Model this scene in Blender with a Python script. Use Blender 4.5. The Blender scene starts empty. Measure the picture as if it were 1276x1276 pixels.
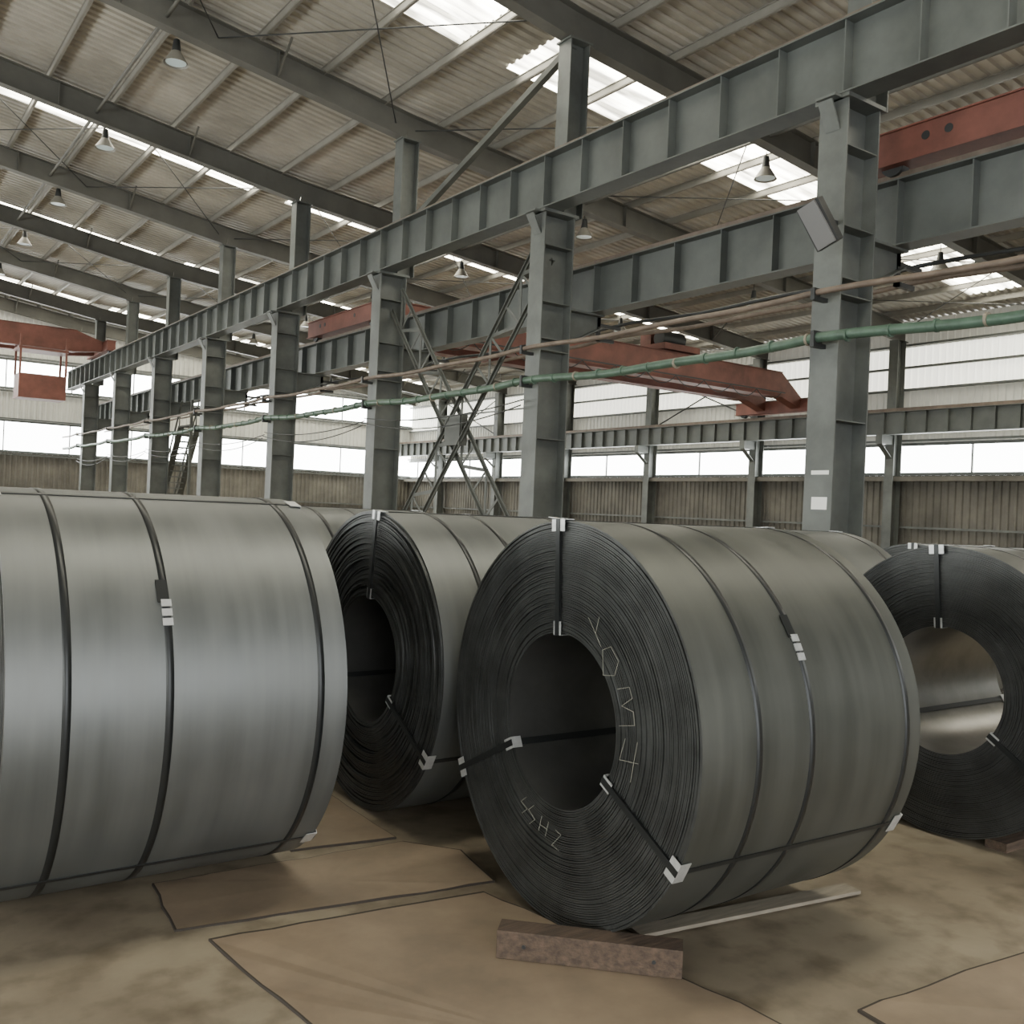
import bpy, math, random
from mathutils import Vector, Matrix
random.seed(7)
D=bpy.data; C=bpy.context
# ------------------------------------------------------------ materials
def mat(name, col, rough=.6, metal=0., noise=0., nscale=3., col2=None, bump=0., bscale=40., stretch=(1,1,1), emis=None, estr=0., spec=.5, sample=True):
    m=D.materials.new(name); m.use_nodes=True; nt=m.node_tree; N=nt.nodes; L=nt.links
    b=N['Principled BSDF']
    b.inputs['Base Color'].default_value=(*col,1); b.inputs['Roughness'].default_value=rough
    b.inputs['Metallic'].default_value=metal
    b.inputs['Specular IOR Level'].default_value=spec
    tc=N.new('ShaderNodeTexCoord'); mp=N.new('ShaderNodeMapping'); mp.inputs['Scale'].default_value=stretch
    L.new(tc.outputs['Object'],mp.inputs['Vector'])
    if noise>0 or col2:
        n=N.new('ShaderNodeTexNoise'); n.inputs['Scale'].default_value=nscale; n.inputs['Detail'].default_value=5; n.inputs['Roughness'].default_value=.62
        L.new(mp.outputs[0],n.inputs['Vector'])
        r=N.new('ShaderNodeValToRGB'); r.color_ramp.elements[0].position=.35; r.color_ramp.elements[1].position=.68
        c2=col2 or tuple(c*(1-noise) for c in col)
        r.color_ramp.elements[0].color=(*c2,1); r.color_ramp.elements[1].color=(*col,1)
        L.new(n.outputs['Fac'],r.inputs['Fac']); L.new(r.outputs[0],b.inputs['Base Color'])
    if bump>0:
        n2=N.new('ShaderNodeTexNoise'); n2.inputs['Scale'].default_value=bscale; n2.inputs['Detail'].default_value=4
        L.new(mp.outputs[0],n2.inputs['Vector'])
        bp=N.new('ShaderNodeBump'); bp.inputs['Strength'].default_value=bump; bp.inputs['Distance'].default_value=.02
        L.new(n2.outputs['Fac'],bp.inputs['Height']); L.new(bp.outputs[0],b.inputs['Normal'])
    if emis:
        b.inputs['Emission Color'].default_value=(*emis,1); b.inputs['Emission Strength'].default_value=estr
        if not sample: m.cycles.emission_sampling='NONE'
    return m

def steel_outer(name,c0,c1):
    m=D.materials.new(name); m.use_nodes=True; nt=m.node_tree; N=nt.nodes; L=nt.links
    b=N['Principled BSDF']
    tc=N.new('ShaderNodeTexCoord')
    mp=N.new('ShaderNodeMapping'); mp.inputs['Scale'].default_value=(9,.5,.5); L.new(tc.outputs['Object'],mp.inputs['Vector'])
    n=N.new('ShaderNodeTexNoise'); n.inputs['Scale'].default_value=1.6; n.inputs['Detail'].default_value=6; L.new(mp.outputs[0],n.inputs['Vector'])
    n2=N.new('ShaderNodeTexNoise'); n2.inputs['Scale'].default_value=2.2; n2.inputs['Detail'].default_value=5; L.new(tc.outputs['Object'],n2.inputs['Vector'])
    mx=N.new('ShaderNodeMath'); mx.operation='ADD'; L.new(n.outputs['Fac'],mx.inputs[0]); L.new(n2.outputs['Fac'],mx.inputs[1])
    mr=N.new('ShaderNodeMapRange'); mr.inputs['From Min'].default_value=.7; mr.inputs['From Max'].default_value=1.3; L.new(mx.outputs[0],mr.inputs['Value'])
    r=N.new('ShaderNodeValToRGB'); r.color_ramp.elements[0].color=(*c0,1); r.color_ramp.elements[1].color=(*c1,1)
    L.new(mr.outputs[0],r.inputs['Fac']); L.new(r.outputs[0],b.inputs['Base Color'])
    mr2=N.new('ShaderNodeMapRange'); mr2.inputs['To Min'].default_value=.38; mr2.inputs['To Max'].default_value=.52; L.new(mr.outputs[0],mr2.inputs['Value']); L.new(mr2.outputs[0],b.inputs['Roughness'])
    b.inputs['Metallic'].default_value=.6
    return m
M={}
M['outer']=steel_outer('coil_outer_steel',(.065,.069,.061),(.11,.113,.10))
M['outer_l']=steel_outer('coil_outer_steel_hazed',(.11,.117,.112),(.165,.172,.164))  # lighter copy of the outer steel, haze painted into its colour
M['face']=mat('coil_wrap_edges',(.07,.073,.07),.4,.5,.5,6)
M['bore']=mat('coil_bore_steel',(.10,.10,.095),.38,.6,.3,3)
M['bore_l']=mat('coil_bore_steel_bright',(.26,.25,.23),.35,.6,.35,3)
M['strap']=mat('strap_black_steel',(.022,.024,.024),.35,.4)
M['clip']=mat('clip_galvanised',(.62,.63,.62),.4,.6,.2,30)
M['chalk']=mat('chalk',(.24,.24,.2),.9)
M['green']=mat('column_paint',(.128,.138,.128),.55,.05,.4,1.5)
M['girder']=mat('girder_paint',(.108,.118,.11),.5,.1,.35,1.2)
M['brace']=mat('brace_paint',(.09,.095,.085),.6,.1,.3,2)
M['rafter']=mat('rafter_paint',(.13,.128,.112),.6,.1,.3,1.)
M['purlin']=mat('purlin_galv',(.25,.24,.21),.55,.2,.2,2)
M['roof']=mat('roof_sheet',(.47,.445,.385),.6,.1,.4,.5)
M['wallsheet']=mat('wall_sheet_glow',(.52,.52,.46),.6,.1,.25,.5,emis=(1,.97,.86),estr=.13,sample=False)  # weak emission stands in for daylight coming through the sheet
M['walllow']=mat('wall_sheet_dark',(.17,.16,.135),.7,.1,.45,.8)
M['trans']=mat('fibreglass_cladding',(.8,.82,.74),.5,0,.15,.7,emis=(1,.98,.86),estr=1.8,sample=False)
M['window']=mat('window_daylight',(.9,.9,.9),.4,0,emis=(.97,1,.97),estr=14)
M['sky']=mat('skylight_fibreglass',(.8,.8,.7),.5,0,emis=(1,.95,.8),estr=8)
M['red']=mat('crane_red_paint',(.20,.073,.052),.6,.1,.45,1.5)
M['pipe']=mat('pipe_green',(.075,.13,.092),.45,.1,.35,6)
M['pipe2']=mat('pipe_rusty',(.17,.13,.10),.6,.2,.4,4)
M['dark']=mat('dark_metal',(.035,.037,.037),.5,.4)
M['lampface']=mat('floodlight_glass',(.15,.15,.15),.3)
M['wood']=mat('timber',(.105,.07,.046),.8,0,.55,5,stretch=(1,8,8),bump=.3,bscale=12)
M['plank']=mat('plank_pale',(.27,.235,.18),.7,0,.3,6,stretch=(1,8,8))
M['plate']=mat('floor_board',(.265,.20,.135),.55,0,.35,2.2,bump=.2,bscale=5)
M['plateedge']=mat('floor_board_edge',(.035,.027,.02),.8)
M['label']=mat('paper_label',(.8,.8,.76),.7)
M['lampglass']=mat('lamp_glass',(.75,.9,.95),.2,0)
nt=M['sky'].node_tree; N=nt.nodes; L=nt.links
tc=N.new('ShaderNodeTexCoord'); mp=N.new('ShaderNodeMapping'); mp.inputs['Scale'].default_value=(.35,2.,1); L.new(tc.outputs['Object'],mp.inputs[0])
n=N.new('ShaderNodeTexNoise'); n.inputs['Scale'].default_value=1.3; n.inputs['Detail'].default_value=5; L.new(mp.outputs[0],n.inputs['Vector'])
r=N.new('ShaderNodeMapRange'); r.inputs['From Min'].default_value=.38; r.inputs['From Max'].default_value=.62; r.inputs['To Min'].default_value=2.; r.inputs['To Max'].default_value=18; L.new(n.outputs['Fac'],r.inputs['Value'])
L.new(r.outputs[0],N['Principled BSDF'].inputs['Emission Strength'])
def floor_mat():
    m=D.materials.new('floor_concrete'); m.use_nodes=True; nt=m.node_tree; N=nt.nodes; L=nt.links; b=N['Principled BSDF']
    tc=N.new('ShaderNodeTexCoord')
    n=N.new('ShaderNodeTexNoise'); n.inputs['Scale'].default_value=.9; n.inputs['Detail'].default_value=8; n.inputs['Roughness'].default_value=.6; L.new(tc.outputs['Object'],n.inputs['Vector'])
    r=N.new('ShaderNodeValToRGB'); r.color_ramp.elements[0].position=.32; r.color_ramp.elements[0].color=(.15,.12,.082,1); r.color_ramp.elements[1].position=.7; r.color_ramp.elements[1].color=(.31,.262,.185,1)
    L.new(n.outputs['Fac'],r.inputs['Fac'])
    n2=N.new('ShaderNodeTexNoise'); n2.inputs['Scale'].default_value=5; n2.inputs['Detail'].default_value=8; L.new(tc.outputs['Object'],n2.inputs['Vector'])
    r2=N.new('ShaderNodeValToRGB'); r2.color_ramp.elements[0].position=.33; r2.color_ramp.elements[0].color=(.55,.52,.48,1); r2.color_ramp.elements[1].position=.52; r2.color_ramp.elements[1].color=(1,1,1,1)
    L.new(n2.outputs['Fac'],r2.inputs['Fac'])
    mx=N.new('ShaderNodeMix'); mx.data_type='RGBA'; mx.blend_type='MULTIPLY'; mx.inputs[0].default_value=.85
    L.new(r.outputs[0],mx.inputs[6]); L.new(r2.outputs[0],mx.inputs[7]); L.new(mx.outputs[2],b.inputs['Base Color'])
    b.inputs['Roughness'].default_value=.55
    bp=N.new('ShaderNodeBump'); bp.inputs['Strength'].default_value=.25; bp.inputs['Distance'].default_value=.02; L.new(n2.outputs['Fac'],bp.inputs['Height']); L.new(bp.outputs[0],b.inputs['Normal'])
    return m
M['floor']=floor_mat()

# ------------------------------------------------------------ mesh builder
class MB:
    def __init__(s): s.v=[]; s.f=[]; s.m=[]; s.sm=[]; s.mats=[]
    def mi(s,k):
        if k not in s.mats: s.mats.append(k)
        return s.mats.index(k)
    def add(s,vs,fs,k,smooth=False):
        o=len(s.v); s.v+= [tuple(p) for p in vs]; i=s.mi(k)
        for f in fs: s.f.append(tuple(a+o for a in f)); s.m.append(i); s.sm.append(smooth)
    def box(s,x0,x1,y0,y1,z0,z1,k):
        s.add([(x0,y0,z0),(x1,y0,z0),(x1,y1,z0),(x0,y1,z0),(x0,y0,z1),(x1,y0,z1),(x1,y1,z1),(x0,y1,z1)],
              [(0,3,2,1),(4,5,6,7),(0,1,5,4),(1,2,6,5),(2,3,7,6),(3,0,4,7)],k)
    def bar(s,p,q,w,h,k,ref=(0,0,1),off=(0,0)):
        p=Vector(p);q=Vector(q); d=(q-p).normalized(); r=Vector(ref)
        if abs(d.dot(r))>.98: r=Vector((1,0,0))
        a=d.cross(r).normalized(); b=a.cross(d).normalized()
        vs=[]
        for e in (p,q):
            for i,j in ((-1,-1),(1,-1),(1,1),(-1,1)): vs.append(e+a*(off[0]+i*w/2)+b*(off[1]+j*h/2))
        s.add(vs,[(0,1,2,3),(7,6,5,4),(0,4,5,1),(1,5,6,2),(2,6,7,3),(3,7,4,0)],k)
    def ibeam(s,p,q,h,w,k,t=.02,tw=.014,ref=(0,0,1)):
        s.bar(p,q,tw,h-2*t,k,ref); s.bar(p,q,w,t,k,ref,(0,h/2-t/2)); s.bar(p,q,w,t,k,ref,(0,-h/2+t/2))
    def cyl(s,p,q,r0,r1,k,n=14,cap=True):
        p=Vector(p);q=Vector(q); d=(q-p).normalized(); r=Vector((0,0,1))
        if abs(d.dot(r))>.98: r=Vector((1,0,0))
        a=d.cross(r).normalized(); b=a.cross(d)
        vs=[]
        for e,rr in ((p,r0),(q,r1)):
            for i in range(n):
                t=2*math.pi*i/n; vs.append(e+a*math.cos(t)*rr+b*math.sin(t)*rr)
        s.add(vs,[(i,(i+1)%n,n+(i+1)%n,n+i) for i in range(n)],k,True)
        if cap: s.add(vs,[tuple(range(n))[::-1],tuple(range(n,2*n))],k)
    def tube(s,pts,r,k,n=10):
        for a,b in zip(pts,pts[1:]): s.cyl(a,b,r,r,k,n)
    def obj(s,name,parent=None,loc=(0,0,0),rot=(0,0,0),bevel=0):
        me=D.meshes.new(name); me.from_pydata(s.v,[],s.f); 
        for k in s.mats: me.materials.append(M[k])
        me.polygons.foreach_set('material_index',s.m); me.polygons.foreach_set('use_smooth',s.sm); me.update()
        o=D.objects.new(name,me); C.collection.objects.link(o); o.location=loc; o.rotation_euler=rot
        if parent: o.parent=parent
        if bevel:
            b=o.modifiers.new('bevel','BEVEL'); b.width=bevel; b.segments=2; b.limit_method='ANGLE'
        return o

# ------------------------------------------------------------ building
XW,XE,YS,YN=-14.,29.8,-10.,53.
XR=-2.
def rz(x):
    if x<XR: return 12.5-.15*(XR-x)
    if x<10: return 10.7+.15*(10-x)
    return 10.7-.095*(x-10)
COLY=[7.3+5.9*k for k in range(-2,8)]
b=MB(); b.box(XW-.3,XE+.3,YS-.3,YN+.3,-.2,0,'floor'); b.obj('floor')
roof=MB(); sk=MB()
strips=[3.35+11.55*k for k in range(5)]
def instrip(y): return any(abs(y-s)<1.02 for s in strips)
per=.25; prof=[(0,0),(.06,0),(.09,.045),(.16,.045),(.19,0),(.25,0)]
xs=[XW-.3,XR,-.6,9.7,10.0,10.8,14,28.2,XE+.3]
sky_seg={(-.6,9.7),(10.8,14),(14,28.2)}
y=YS
while y<YN:
    for (a,za),(c,zc) in zip(prof,prof[1:]):
        for x0,x1 in zip(xs,xs[1:]):
            t = sk if (instrip(y+.12) and (x0,x1) in sky_seg) else roof
            k = 'sky' if t is sk else 'roof'
            t.add([(x0,y+a,rz(x0)+za),(x1,y+a,rz(x1)+za),(x1,y+c,rz(x1)+zc),(x0,y+c,rz(x0)+zc)],[(0,3,2,1)],k)
    y+=per
roof.obj('ceiling'); sk.obj('skylight')
b=MB(); x=XW+.5
while x<XE:
    z=rz(x)-.09
    b.box(x-.03,x+.03,YS,YN,z+.06,z+.075,'purlin'); b.box(x-.008,x+.008,YS,YN,z-.07,z+.06,'purlin'); b.box(x-.0,x+.06,YS,YN,z-.085,z-.07,'purlin')
    x+=1.45
b.obj('roof_purlins')
for yy in COLY+[52.6]:
    b=MB()
    for x0,x1 in ((XW,XR),(XR,10.3),(10.3,XE)):
        p=(x0,yy,rz(x0)-.17-.29); q=(x1,yy,rz(x1)-.17-.29)
        b.ibeam(p,q,.58,.26,'rafter')
        n=int((x1-x0)/3)
        for i in range(1,n):
            xx=x0+(x1-x0)*i/n; zz=rz(xx)-.46; b.box(xx-.006,xx+.006,yy-.12,yy+.12,zz-.27,zz+.27,'rafter')
        for i in range(1,n,2):
            xx=x0+(x1-x0)*i/n; b.bar((xx,yy,rz(xx)-.72),(xx,yy+.75,rz(xx)-.15),.04,.04,'rafter'); b.bar((xx,yy,rz(xx)-.72),(xx,yy-.75,rz(xx)-.15),.04,.04,'rafter')
    b.obj('roof_rafter')
b=MB()
for i,(y0,y1) in enumerate(zip(COLY,COLY[1:])):
    for xa,xb in ((2,6),(6,10),(10.5,15),(15,20),(20,25),(25,29.5)):
        if i%2==1:
            za,zb=rz(xa)-.45,rz(xb)-.45
            b.cyl((xa,y0,za),(xb,y1,zb),.014,.014,'dark',6); b.cyl((xa,y1,za),(xb,y0,zb),.014,.014,'dark',6)
    for xa in (5.,15.5,22.): b.cyl((xa,y0,rz(xa)-.5),(xa,y1,rz(xa)-.5),.04,.04,'rafter',8)
b.obj('roof_bracing_rods')

def wall(name,axis,pos,a0,a1,bands,top,inward):
    b=MB(); t=a0
    while t<a1-1e-6:
        for (u0,h0),(u1,h1) in zip(prof,prof[1:]):
            for z0,z1,k in bands:
                def P(u,h,z):
                    o=pos+inward*h
                    return (o,t+u,z) if axis=='x' else (t+u,o,z)
                za=z1 if z1 is not None else top(t+u0)
                zb=z1 if z1 is not None else top(t+u1)
                b.add([P(u0,h0,z0),P(u1,h1,z0),P(u1,h1,zb),P(u0,h0,za)],[(0,1,2,3)],k)
        t+=per
    return b.obj(name)
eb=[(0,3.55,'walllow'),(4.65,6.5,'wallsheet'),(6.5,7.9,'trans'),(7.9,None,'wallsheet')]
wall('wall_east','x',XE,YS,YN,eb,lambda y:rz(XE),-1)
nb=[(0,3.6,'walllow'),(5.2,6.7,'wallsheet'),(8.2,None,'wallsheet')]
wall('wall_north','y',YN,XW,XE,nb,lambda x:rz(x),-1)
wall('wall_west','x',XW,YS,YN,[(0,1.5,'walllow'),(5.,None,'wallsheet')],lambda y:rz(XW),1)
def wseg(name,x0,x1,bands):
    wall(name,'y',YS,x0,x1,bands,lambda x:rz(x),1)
wseg('wall_south',XW,-6,[(0,None,'wallsheet')]); wseg('wall_south',-6,8,[(7,None,'wallsheet')]); wseg('wall_south',8,XE,[(0,None,'wallsheet')])  # doorway opening added behind the camera to let daylight in
def winstrip(name,axis,pos,a0,a1,z0,z1,step,inward):
    b=MB()
    def bx(u0,u1,d0,d1,za,zb,k):
        lo,hi=sorted((pos+inward*d0,pos+inward*d1))
        if axis=='x': b.box(lo,hi,u0,u1,za,zb,k)
        else: b.box(u0,u1,lo,hi,za,zb,k)
    bx(a0,a1,0,.01,z0,z1,'window')
    bx(a0,a1,.01,.09,z0-.05,z0+.05,'green'); bx(a0,a1,.01,.09,z1-.05,z1+.05,'green')
    t=a0
    while t<=a1: bx(t-.025,t+.025,.01,.07,z0,z1,'green'); t+=step
    b.obj(name)
winstrip('window_1','x',XE,YS,YN,3.6,4.6,2.95,-1)
winstrip('window_2','y',YN,XW,XE,3.65,5.15,3.,-1)
winstrip('window_3','y',YN,XW,XE,6.75,8.15,3.,-1)
winstrip('window_fill_west','x',XW,YS,YN,1.55,4.95,2.95,1)  # glowing strip on the unseen west wall, added to light camera-facing sides
b=MB()
for z in (1.8,3.5,4.72,5.6,6.45,7.2,7.95): b.box(XE-.2,XE-.06,YS,YN,z-.035,z+.035,'green')
b.obj('trim_1')
b=MB()
for z in (1.8,3.5,5.25,6.6,8.3): b.box(XW,XE,YN-.2,YN-.06,z-.035,z+.035,'green')
b.obj('trim_2')
b=MB(); b.bar((XE-.35,YS,3.5),(XE-.35,YN,3.5),.35,.03,'dark'); b.bar((XE-.5,YS,3.42),(XE-.5,YN,3.42),.06,.16,'walllow'); b.obj('trim_3')

# ------------------------------------------------------------ columns
def hcol(b,x,y,z0,z1,dep,fl,k,t=.022):
    b.box(x-dep/2,x-dep/2+t,y-fl/2,y+fl/2,z0,z1,k); b.box(x+dep/2-t,x+dep/2,y-fl/2,y+fl/2,z0,z1,k)
    b.box(x-dep/2+t,x+dep/2-t,y-.009,y+.009,z0,z1,k)
XA=10.02; ZA=6.88; GH=.9; Z2=5.3; G2=.85; X2=11.0; DP=.64
for i,yy in enumerate(COLY):
    b=MB(); h=DP/2
    hcol(b,XA,yy,0,ZA-.05,DP,.4,'green')
    b.box(XA-.48,XA+.48,yy-.32,yy+.32,0,.04,'green')
    b.box(XA-h-.05,XA+h+.05,yy-.24,yy+.24,ZA-.05,ZA,'green')
    for z in (1.5,3.0,4.5,Z2-.6,Z2+.02,ZA-.6): b.box(XA-h+.02,XA+h-.02,yy-.19,yy+.19,z,z+.015,'green')
    hcol(b,XA+.3,yy,ZA,rz(10.3)-.75,.42,.34,'green')
    b.box(XA+.05,XA+.55,yy-.2,yy+.2,rz(10.3)-.78,rz(10.3)-.75,'green')
    b.box(XA+h,X2+.15,yy-.14,yy+.14,Z2-.03,Z2,'green')
    b.add([(XA+h,yy-.01,Z2-.03),(X2+.15,yy-.01,Z2-.03),(X2+.15,yy-.01,Z2-.2),(XA+h,yy-.01,Z2-.6),
           (XA+h,yy+.01,Z2-.03),(X2+.15,yy+.01,Z2-.03),(X2+.15,yy+.01,Z2-.2),(XA+h,yy+.01,Z2-.6)],
          [(0,1,2,3),(7,6,5,4),(0,4,5,1),(1,5,6,2),(2,6,7,3),(3,7,4,0)],'green')
    b.bar((XA+h,yy,Z2-.62),(X2+.15,yy,Z2-.22),.24,.02,'green')
    b.box(XA-.5,XA-h,yy-.14,yy+.14,ZA-.05,ZA-.02,'green')
    b.bar((XA-h,yy,ZA-.4),(XA-.5,yy,ZA-.08),.2,.02,'green')
    b.box(XA-.1,XA+.12,yy-.1,yy+.1,ZA+GH-.06,ZA+GH-.03,'green')
    if i==2:
        b.box(XA-h-.005,XA-h,yy-.14,yy+.08,1.93,2.08,'label'); b.box(XA-h-.004,XA-h,yy-.15,yy+.1,2.35,2.4,'label')
    b.obj('steel_column')
for yy in COLY:
    b=MB(); hcol(b,XW+.35,yy,0,rz(XW)-.75,.5,.3,'green'); b.box(XW+.05,XW+.7,yy-.25,yy+.25,0,.04,'green'); b.box(XW+.6,XW+1.3,yy-.12,yy+.12,ZA-.35,ZA,'green'); b.obj('steel_column')
    b=MB(); hcol(b,XE-.45,yy,0,rz(XE)-.72,.45,.34,'green'); b.box(XE-.75,XE-.2,yy-.25,yy+.25,0,.04,'green')
    b.box(XE-1.3,XE-.67,yy-.12,yy+.12,4.55,4.85,'green'); b.bar((XE-.67,yy,4.1),(XE-1.25,yy,4.55),.2,.03,'green'); b.obj('steel_column')
def runway(x,z0,h,w=.36,step=.98):
    b=MB(); b.ibeam((x,YS+.3,z0+h/2),(x,YN-.4,z0+h/2),h,w,'girder')
    y=YS+.5
    while y<YN-.5:
        b.box(x-w/2+.02,x+w/2-.02,y-.008,y+.008,z0+.02,z0+h-.02,'girder'); y+=step
    b.box(x-.03,x+.03,YS+.3,YN-.4,z0+h,z0+h+.03,'pipe2'); b.box(x-.02,x+.02,YS+.3,YN-.4,z0+h+.03,z0+h+.12,'pipe2')
    b.obj('crane_runway_girder')
runway(XA-.2,ZA,GH); runway(X2,Z2,G2,.34); runway(XE-1.1,4.85,.75,.3,.75); runway(XW+1.05,ZA,GH)

def laced(b,p,q,w,k,c=.11):
    p=Vector(p);q=Vector(q); d=(q-p); L_=d.length; d.normalize(); a=Vector((1,0,0)).cross(d).normalized()
    for s_ in (-1,1):
        b.bar(p+a*s_*w/2,q+a*s_*w/2,c,.015,k,(1,0,0)); b.bar(p+a*(s_*w/2),q+a*(s_*w/2),.015,c,k,(1,0,0))
    n=int(L_/w*.95)
    for i in range(n):
        u=L_*i/n; v=L_*(i+1)/n; s_=1 if i%2 else -1
        b.bar(p+d*u+a*s_*w/2,p+d*v-a*s_*w/2,.07,.012,k,(1,0,0)); b.bar(p+d*v-a*w/2,p+d*v+a*w/2,.05,.012,k,(1,0,0))
y1,y2=COLY[3],COLY[4]
b=MB()
laced(b,(XA,y1+.2,6.3),(XA,y2-.3,.3),.6,'brace'); laced(b,(XA+.1,y2-.2,6.3),(XA+.1,y1+.3,.3),.6,'brace')
ym=(y1+y2)/2; b.box(XA-.04,XA+.14,ym-.28,ym+.28,3.0,3.6,'brace')
b.obj('column_cross_brace')
b=MB(); zt=rz(10.3)-.8
b.bar((XA+.27,y1,zt),(XA+.27,y2,ZA+1.),.12,.12,'brace'); b.obj('column_diagonal_brace')
b=MB()
for i in (2,5,8):
    for (za,zb) in ((5.7,8.0),):
        b.cyl((XE-.3,COLY[i],za),(XE-.3,COLY[i]+5.9,zb),.03,.03,'dark',6); b.cyl((XE-.3,COLY[i],zb),(XE-.3,COLY[i]+5.9,za),.03,.03,'dark',6)
b.obj('wall_bracing')

def pipe_run(name,x,z,r,k,sag=.05,collars=True,ystart=YS+.5,yend=YN-1,clamps=False):
    b=MB(); pts=[]; n=110
    for i in range(n+1):
        y=ystart+(yend-ystart)*i/n; ph=(y-7.3)/5.9
        pts.append((x,y,z-sag*math.sin(math.pi*(ph%1))+.015*math.sin(y*2.1)))
    b.tube(pts,r,k,12)
    if collars:
        for yy in COLY:
            b.box(x-r-.02,XA-DP/2,yy-.03,yy+.03,z-r-.05,z-r,'dark'); b.box(x-r-.02,x+r+.02,yy-.025,yy+.025,z-r,z+r+.02,'dark')
    else:
        for yy in COLY: b.box(X2+.1,x+.04,yy-.03,yy+.03,z-r-.06,z-r,'dark'); b.box(X2+.1,X2+.16,yy-.03,yy+.03,z-r-.06,Z2,'dark')
    if clamps:
        for i in range(60):
            y=3+i*.55; ph=(y-7.3)/5.9; zz=z-sag*math.sin(math.pi*(ph%1))
            b.cyl((x,y,zz),(x,y+.03,zz),r+.014,r+.014,'plank' if i%4==0 else 'pipe',10)
    b.obj(name)
pipe_run('compressed_air_pipe',9.55,3.97,.062,'pipe',.07,clamps=True)
pipe_run('service_pipe',9.5,4.5,.038,'pipe2',.04)
pipe_run('service_pipe',11.45,4.95,.035,'pipe2',.05,False)
pipe_run('service_pipe',11.6,5.2,.03,'dark',.05,False)
b=MB()
for x,z0,s_ in ((9.5,3.55,.25),(9.55,3.65,.16)):
    for j,yy in enumerate(COLY[3:-1]):
        pts=[(x,yy+5.9*t/12,z0-.06*j-s_*4*(t/12)*(1-t/12)) for t in range(13)]
        b.tube(pts,.012,'dark',6)
b.obj('hanging_cables')

# ------------------------------------------------------------ overhead cranes
def bridge(x0,x1,y,z,h,w,cab=None,gap=1.6,dE=0.,fest=False):
    e=D.objects.new('overhead_crane',None); C.collection.objects.link(e)
    b=MB()
    for dy in (-gap/2,gap/2):
        yy=y+dy
        b.box(x0+1.2,x1-1.2,yy-w/2,yy+w/2,z,z+h,'red')
        b.box(x0+1.2,x1-1.2,yy-w/2-.06,yy+w/2+.06,z-.02,z,'red'); b.box(x0+1.2,x1-1.2,yy-w/2-.06,yy+w/2+.06,z+h,z+h+.02,'red')
        for (xa,xb,dz) in ((x0,x0+1.2,0),(x1,x1-1.2,dE)):
            b.add([(xa,yy-w/2,z+.14-dz),(xb,yy-w/2,z),(xb,yy-w/2,z+h),(xa,yy-w/2,z+.5-dz),(xa,yy+w/2,z+.14-dz),(xb,yy+w/2,z),(xb,yy+w/2,z+h),(xa,yy+w/2,z+.5-dz)],
              [(0,1,2,3),(7,6,5,4),(0,4,5,1),(1,5,6,2),(2,6,7,3),(3,7,4,0)],'red')
    if fest:
        for j in range(11):
            pts=[(x0+2+1.3*j+1.3*t/8,y-gap/2-.35,z+.1-.3*4*(t/8)*(1-t/8)) for t in range(9)]; b.tube(pts,.014,'dark',6)
        b.box(x0+1.2,x1-1.2,y-gap/2-.37,y-gap/2-.33,z+.1,z+.14,'dark')
    b.obj('bridge_girders',e)
    b=MB()
    for xe,dz in ((x0,0),(x1,dE)):
        zz=z-dz
        b.box(xe-.16,xe+.16,y-2,y+2,zz+.1,zz+.5,'red'); b.box(xe-.2,xe+.2,y-2.02,y+2.02,zz+.5,zz+.52,'red'); b.box(xe-.2,xe+.2,y-2.02,y+2.02,zz+.08,zz+.1,'red')
        for dy in (-1.7,1.7): b.cyl((xe-.07,y+dy,zz+.15),(xe+.07,y+dy,zz+.15),.17,.17,'dark',20)
        for dy in (-.9,.9,1.2): b.cyl((xe-.165,y+dy,zz+.34),(xe+.165,y+dy,zz+.34),.055,.055,'dark',16)
    b.obj('end_trucks',e)
    b=MB(); xm=(x0*.35+x1*.65)
    b.box(xm-.8,xm+.8,y-gap/2-.2,y+gap/2+.2,z+h+.1,z+h+.3,'red'); b.cyl((xm-.5,y-.4,z+h+.55),(xm+.5,y-.4,z+h+.55),.25,.25,'dark',18); b.box(xm-.3,xm+.3,y+.2,y+.7,z+h+.3,z+h+.8,'red')
    b.obj('hoist_trolley',e)
    if cab:
        b=MB(); xc,zc=cab
        b.box(xc-.9,xc+.9,y-1.9,y-.6,zc,zc+1.0,'red'); b.box(xc-.95,xc+.95,y-1.95,y-.55,zc+2.0,zc+2.1,'red')
        for a in (-.87,.87):
            for c in (-1.87,-.63): b.box(xc+a-.04,xc+a+.04,y+c-.04,y+c+.04,zc+1.,zc+2.6,'red')
        b.obj('operator_cab',e)
bridge(X2,XE-1.1,23.4,6.25,.85,.4,dE=.5,fest=True)
bridge(X2,XE-1.1,5.6,6.25,.7,.4,dE=.5)
bridge(XW+1.05,XA-.2,46.,7.86,.9,.4,cab=(7.2,5.6))

b=MB(); n=20; xa=10.72; W=.62; ya,yb,zt=39.8,36.5,4.4
for s_ in (0,W):
    b.bar((xa+s_,ya,0),(xa+s_,yb,zt),.04,.22,'brace',(1,0,0)); b.bar((xa+s_,ya,1.),(xa+s_,yb,zt+.95),.05,.05,'brace')
    for i in range(0,n,3): t=(i+.5)/n; b.bar((xa+s_,ya+(yb-ya)*t,zt*t),(xa+s_,ya+(yb-ya)*t,zt*t+1),.035,.035,'brace')
for i in range(n):
    t=(i+.5)/n; yy=ya+(yb-ya)*t; b.box(xa,xa+W,yy-.12,yy+.12,zt*t-.025,zt*t+.025,'brace')
b.box(xa-.1,xa+W+.1,35.2,36.5,zt-.05,zt,'brace')
for xx in (xa,xa+W): b.bar((xx,35.3,0),(xx,35.3,zt+.9),.09,.09,'brace')
b.obj('access_stair')

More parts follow.
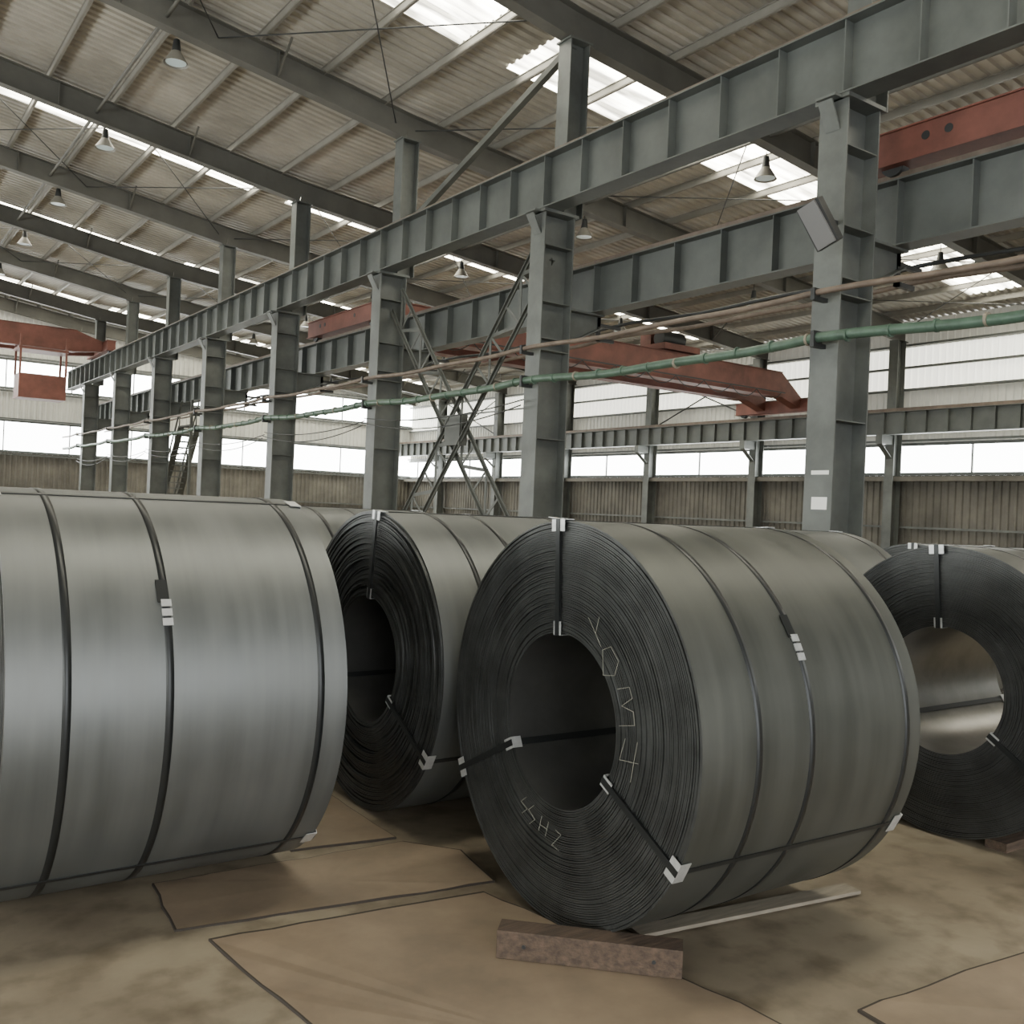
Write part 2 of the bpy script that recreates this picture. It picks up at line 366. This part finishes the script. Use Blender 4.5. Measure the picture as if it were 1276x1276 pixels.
def highbay(x,y,drop=.6):
    b=MB(); z=rz(x)-.74-drop
    b.cyl((x,y,z+.2),(x,y,rz(x)-.7),.012,.012,'dark',6); b.cyl((x,y,z+.02),(x,y,z+.25),.09,.06,'dark',14)
    b.cyl((x,y,z-.22),(x,y,z+.02),.24,.09,'purlin',20,False); b.cyl((x,y,z-.2),(x,y,z-.19),.2,.2,'lampglass',20)
    b.obj('high_bay_lamp')
for yy in COLY[3:]: highbay(5.3,yy+.35,.2)
for yy in COLY[3:]: highbay(15.7,yy+.25,.3)
for yy in COLY[2:]: highbay(22.3,yy+.25,.4)
b=MB(); yc=COLY[2]
b.bar((XA-DP/2,yc-.1,5.35),(XA-.72,yc-.1,5.35),.05,.05,'dark'); b.bar((XA-.9,yc-.15,5.45),(XA-.68,yc-.3,4.98),.3,.12,'dark',(1,0,0)); b.bar((XA-.97,yc-.16,5.41),(XA-.75,yc-.31,4.96),.24,.03,'lampface',(1,0,0))
b.obj('floodlight')

# ------------------------------------------------------------ coils
def coil(x,y,R,Lc,rin,straps,thetas,yaw=0,wraps=46,seg=128,amp=.004,zb=.013,chalk=False,seed=0,name='steel_coil',om='outer',bm='bore'):
    rnd=random.Random(seed)
    e=D.objects.new(name,None); C.collection.objects.link(e); e.location=(x,y,R+zb); e.rotation_euler=(0,0,math.radians(yaw))
    dr=(R-rin)/wraps
    drift=0
    offs=[]
    for i in range(wraps):
        drift+=rnd.uniform(-1,1)*amp*.6; drift*=.9
        offs.append((drift+rnd.uniform(0,1)*amp, rnd.uniform(0,1)*amp*.8, rnd.uniform(0,6.28)))
    def face(side):
        pts=[]
        for i in range(wraps):
            o,a,ph=offs[i]; r0=rin+dr*i
            if side==1: o*=.6
            for r,dx in ((r0+.06*dr,0),(r0+.80*dr,0),(r0+.84*dr,.007),(r0+.98*dr,.007)):
                if i==wraps-1 and dx>0: continue
                if i==wraps-1 and r>r0+.5*dr: r=R
                pts.append((o+dx,a,ph,r))
        return pts
    b=MB()
    def ring(side,o,a,ph,r):
        vs=[]
        for j in range(seg):
            t=2*math.pi*j/seg; dx=max(o+a*math.sin(t+ph)+a*.5*math.sin(3*t+2*ph),-.004)
            xx=dx if side==0 else Lc-dx
            rr=r*(1+ .0012*math.sin(2*t+ph)) if r<R*.995 else r
            vs.append((xx,-rr*math.cos(t),rr*math.sin(t)))
        return vs
    f0=[ring(0,*p) for p in face(0)]; f1=[ring(1,*p) for p in face(1)]
    def stitch(rings,k,flip,sm):
        vs=[v for r in rings for v in r]; fs=[]
        for i in range(len(rings)-1):
            for j in range(seg):
                q=(i*seg+j,i*seg+(j+1)%seg,(i+1)*seg+(j+1)%seg,(i+1)*seg+j)
                fs.append(q[::-1] if flip else q)
        b.add(vs,fs,k,sm)
    stitch(f0,'face',True,False); stitch(f1,'face',False,False)
    stitch([f0[-1],f1[-1]],om,True,True); stitch([f0[0],f1[0]],bm,False,True)
    b.obj('wound_strip',e)
    s=MB()
    for px in straps:
        vs=[];fs=[]; w=.015; n=seg
        for j in range(n):
            t=2*math.pi*j/n
            for xx,rr in ((px-w,R-.002),(px-w,R+.0025),(px+w,R+.0025),(px+w,R-.002)): vs.append((xx,-rr*math.cos(t),rr*math.sin(t)))
        for j in range(n):
            k2=(j+1)%n
            for q in range(3): fs.append((j*4+q,j*4+q+1,k2*4+q+1,k2*4+q))
        s.add(vs,fs,'strap',True)
    def pbox(mb,th,x0,x1,r0,r1,w,k,skew=0):
        t=math.radians(th); er=Vector((0,-math.cos(t),math.sin(t))); et=Vector((0,math.sin(t),math.cos(t)))
        vs=[]
        for xx in (x0,x1):
            for rr,ss in ((r0,-1),(r1,-1),(r1,1),(r0,1)): vs.append(Vector((xx,0,0))+er*rr+et*(ss*w/2+skew*(rr-r0)))
        mb.add(vs,[(0,1,2,3),(7,6,5,4),(0,4,5,1),(1,5,6,2),(2,6,7,3),(3,7,4,0)],k)
    c=MB()
    for th in thetas:
        pbox(s,th,-.008,Lc+.008,R+.001,R+.004,.022,'strap'); pbox(s,th,-.009,-.0055,rin,R+.004,.026,'strap'); pbox(s,th,Lc+.0055,Lc+.009,rin,R+.004,.026,'strap')
        pbox(s,th,-.008,Lc+.008,rin-.006,rin-.002,.03,'strap')
        for xa,sg in ((-.012,1),(Lc+.012,-1)):
            x0,x1=sorted((xa,xa+sg*.05))
            for r0,r1 in ((R+.004,R+.007),(rin-.009,rin-.006)): pbox(c,th,x0,x1,r0,r1,.09 if r0>rin else .05,'clip')
            x0,x1=sorted((xa-sg*.003,xa))
            pbox(c,th,x0,x1,R-.045,R+.007,.09,'clip'); pbox(c,th,x0,x1,rin-.009,rin+.05,.05,'clip')
            x0,x1=sorted((xa-sg*.005,xa-sg*.002)); pbox(s,th,x0,x1,rin-.01,R+.008,.028,'strap')
    if len(straps)>1:
        for q in range(3): pbox(c,30-q*2.6,straps[1]-.02,straps[1]+.02,R+.003,R+.008,.03,'clip')
        pbox(s,33.5,straps[1]-.032,straps[1]+.012,R+.003,R+.006,.1,'strap')
    s.obj('binding_straps',e); c.obj('edge_protectors',e)
    if chalk:
        ch=MB()
        st=[[(.18,.46),(.23,.40),(.27,.35)],[(.25,.47),(.23,.40)],
            [(.28,.34),(.33,.36),(.38,.31),(.36,.25),(.29,.24),(.28,.34)],
            [(.38,.20),(.45,.22),(.47,.18),(.41,.14),(.48,.13),(.49,.08),(.40,.06)],
            [(.44,.02),(.41,-.07),(.52,-.06)],[(.51,.02),(.48,-.14)],
            [(-.20,-.38),(-.24,-.41),(-.19,-.43),(-.23,-.46)],[(-.14,-.40),(-.18,-.43),(-.13,-.46),(-.17,-.49)],[(-.08,-.43),(-.10,-.5)],[(-.03,-.44),(-.05,-.51)],[(-.09,-.47),(-.04,-.475)],[(.02,-.46),(.06,-.47),(.0,-.53),(.05,-.54)]]
        for ln in st:
            ch.tube([(-.0075,-u,v) for u,v in ln],.0013,'chalk',6)
        ch.obj('chalk_marks',e)
    return e
coil(2.574,3.20,.85,1.29,.37,(.29,.59,1.2),(93,-28,207),yaw=-1.5,wraps=52,seg=160,amp=.004,chalk=True,seed=1)
coil(.544,4.65,.87,1.32,.38,(.20,.57,1.2),(76,-50,196),wraps=46,seed=2,om='outer_l')
coil(2.56,4.98,.85,1.29,.36,(.3,.6,1.18),(84,-30,205),wraps=44,amp=.012,seed=3,om='outer_l')
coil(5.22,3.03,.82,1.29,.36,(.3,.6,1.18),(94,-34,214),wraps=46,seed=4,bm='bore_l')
for i,(x,y,R) in enumerate([(5.3,4.76,.84),(5.25,6.5,.82),(2.6,6.75,.85),(2.6,8.5,.84),(.6,6.45,.85),(.6,8.2,.86),(5.3,8.25,.84),(7.9,4.9,.8),(7.9,6.6,.82)]):
    coil(x,y,R,1.29,.37,(.3,.6,1.18),(90,-30,210),wraps=20,seg=96,amp=.006,seed=10+i,om='outer_l')

# ------------------------------------------------------------ floor items
def sheet(name,pts,z0,z1,k='plate'):
    b=MB(); q=[]
    rnd=random.Random(int(pts[0][0]*1000))
    for (xa,ya),(xb,yb) in zip(pts,pts[1:]+pts[:1]):
        m_=max(1,int(math.hypot(xb-xa,yb-ya)/.12))
        for i in range(m_):
            t=i/m_; j=.007 if i else 0
            q.append((xa+(xb-xa)*t+rnd.uniform(-j,j),ya+(yb-ya)*t+rnd.uniform(-j,j)))
    n=len(q); cx=sum(p[0] for p in q)/n; cy=sum(p[1] for p in q)/n
    lift=[z1+rnd.uniform(0,.004) for _ in q]
    top=[(x,y,z) for (x,y),z in zip(q,lift)]; bot=[(x,y,z0) for x,y in q]
    b.add(bot+top,[(i,(i+1)%n,n+(i+1)%n,n+i) for i in range(n)],'plateedge')
    # dark rim then the board surface
    inn=[(x+(cx-x)*.012,y+(cy-y)*.012,z) for x,y,z in top]
    b.add(top+inn,[(i,(i+1)%n,n+(i+1)%n,n+i) for i in range(n)],'plateedge')
    b.add(inn+[(cx,cy,z1)],[(i,(i+1)%n,n) for i in range(n)],k)
    return b.obj(name)
sheet('floor_board',[(1.29,3.74),(1.33,3.3),(1.38,2.9),(1.45,2.3),(1.5,1.2),(2.8,1.1),(2.75,2.3),(2.62,3.0),(2.5,3.6),(1.9,3.67)],.0,.008)
sheet('floor_board',[(1.2,3.88),(1.9,3.78),(2.62,3.68),(2.7,4.1),(2.5,4.35),(1.25,4.4)],.0,.008)
sheet('floor_board',[(3.08,2.05),(3.6,2.02),(5.3,1.86),(5.2,.5),(3.1,.6),(3.02,1.5)],.0,.008)
sheet('floor_board',[(1.95,4.5),(2.5,4.42),(2.53,5.9),(2.0,5.9)],.0,.008)
b=MB(); b.bar((2.216,3.07,.065),(2.722,2.57,.065),.11,.108,'wood')
for t in (.15,.85):
    p=Vector((2.216,3.07,.065)).lerp(Vector((2.722,2.57,.065)),t); n_=Vector((-.7,-.7,0)); b.cyl(p+n_*.05,p+n_*.058,.008,.008,'dark',10)
b.obj('timber_block',bevel=.006)
b=MB(); b.bar((2.8,2.92,.018),(4.05,2.75,.018),.1,.016,'plank'); b.obj('timber_plank')
b=MB(); b.bar((5.3,2.72,.025),(6.2,2.72,.025),.12,.05,'wood'); b.obj('timber_chock')

# ------------------------------------------------------------ world + camera
w=D.worlds.new('w'); C.scene.world=w; w.use_nodes=True
w.node_tree.nodes['Background'].inputs[0].default_value=(.95,.97,1,1); w.node_tree.nodes['Background'].inputs[1].default_value=6
cam=D.cameras.new('camera'); co=D.objects.new('camera',cam); C.collection.objects.link(co)
yaw=math.radians(35.5); roll=math.radians(2.5)
f=Vector((math.sin(yaw),math.cos(yaw),0)); r=Vector((math.cos(yaw),-math.sin(yaw),0)); u=Vector((0,0,1))
rc=r*math.cos(roll)+u*math.sin(roll); uc=u*math.cos(roll)-r*math.sin(roll)
m=Matrix((rc,uc,-f)).transposed().to_4x4(); m.translation=(0,0,1.74); co.matrix_world=m
cam.sensor_width=36; cam.lens=36*1200/1276; cam.clip_end=300
C.scene.camera=co
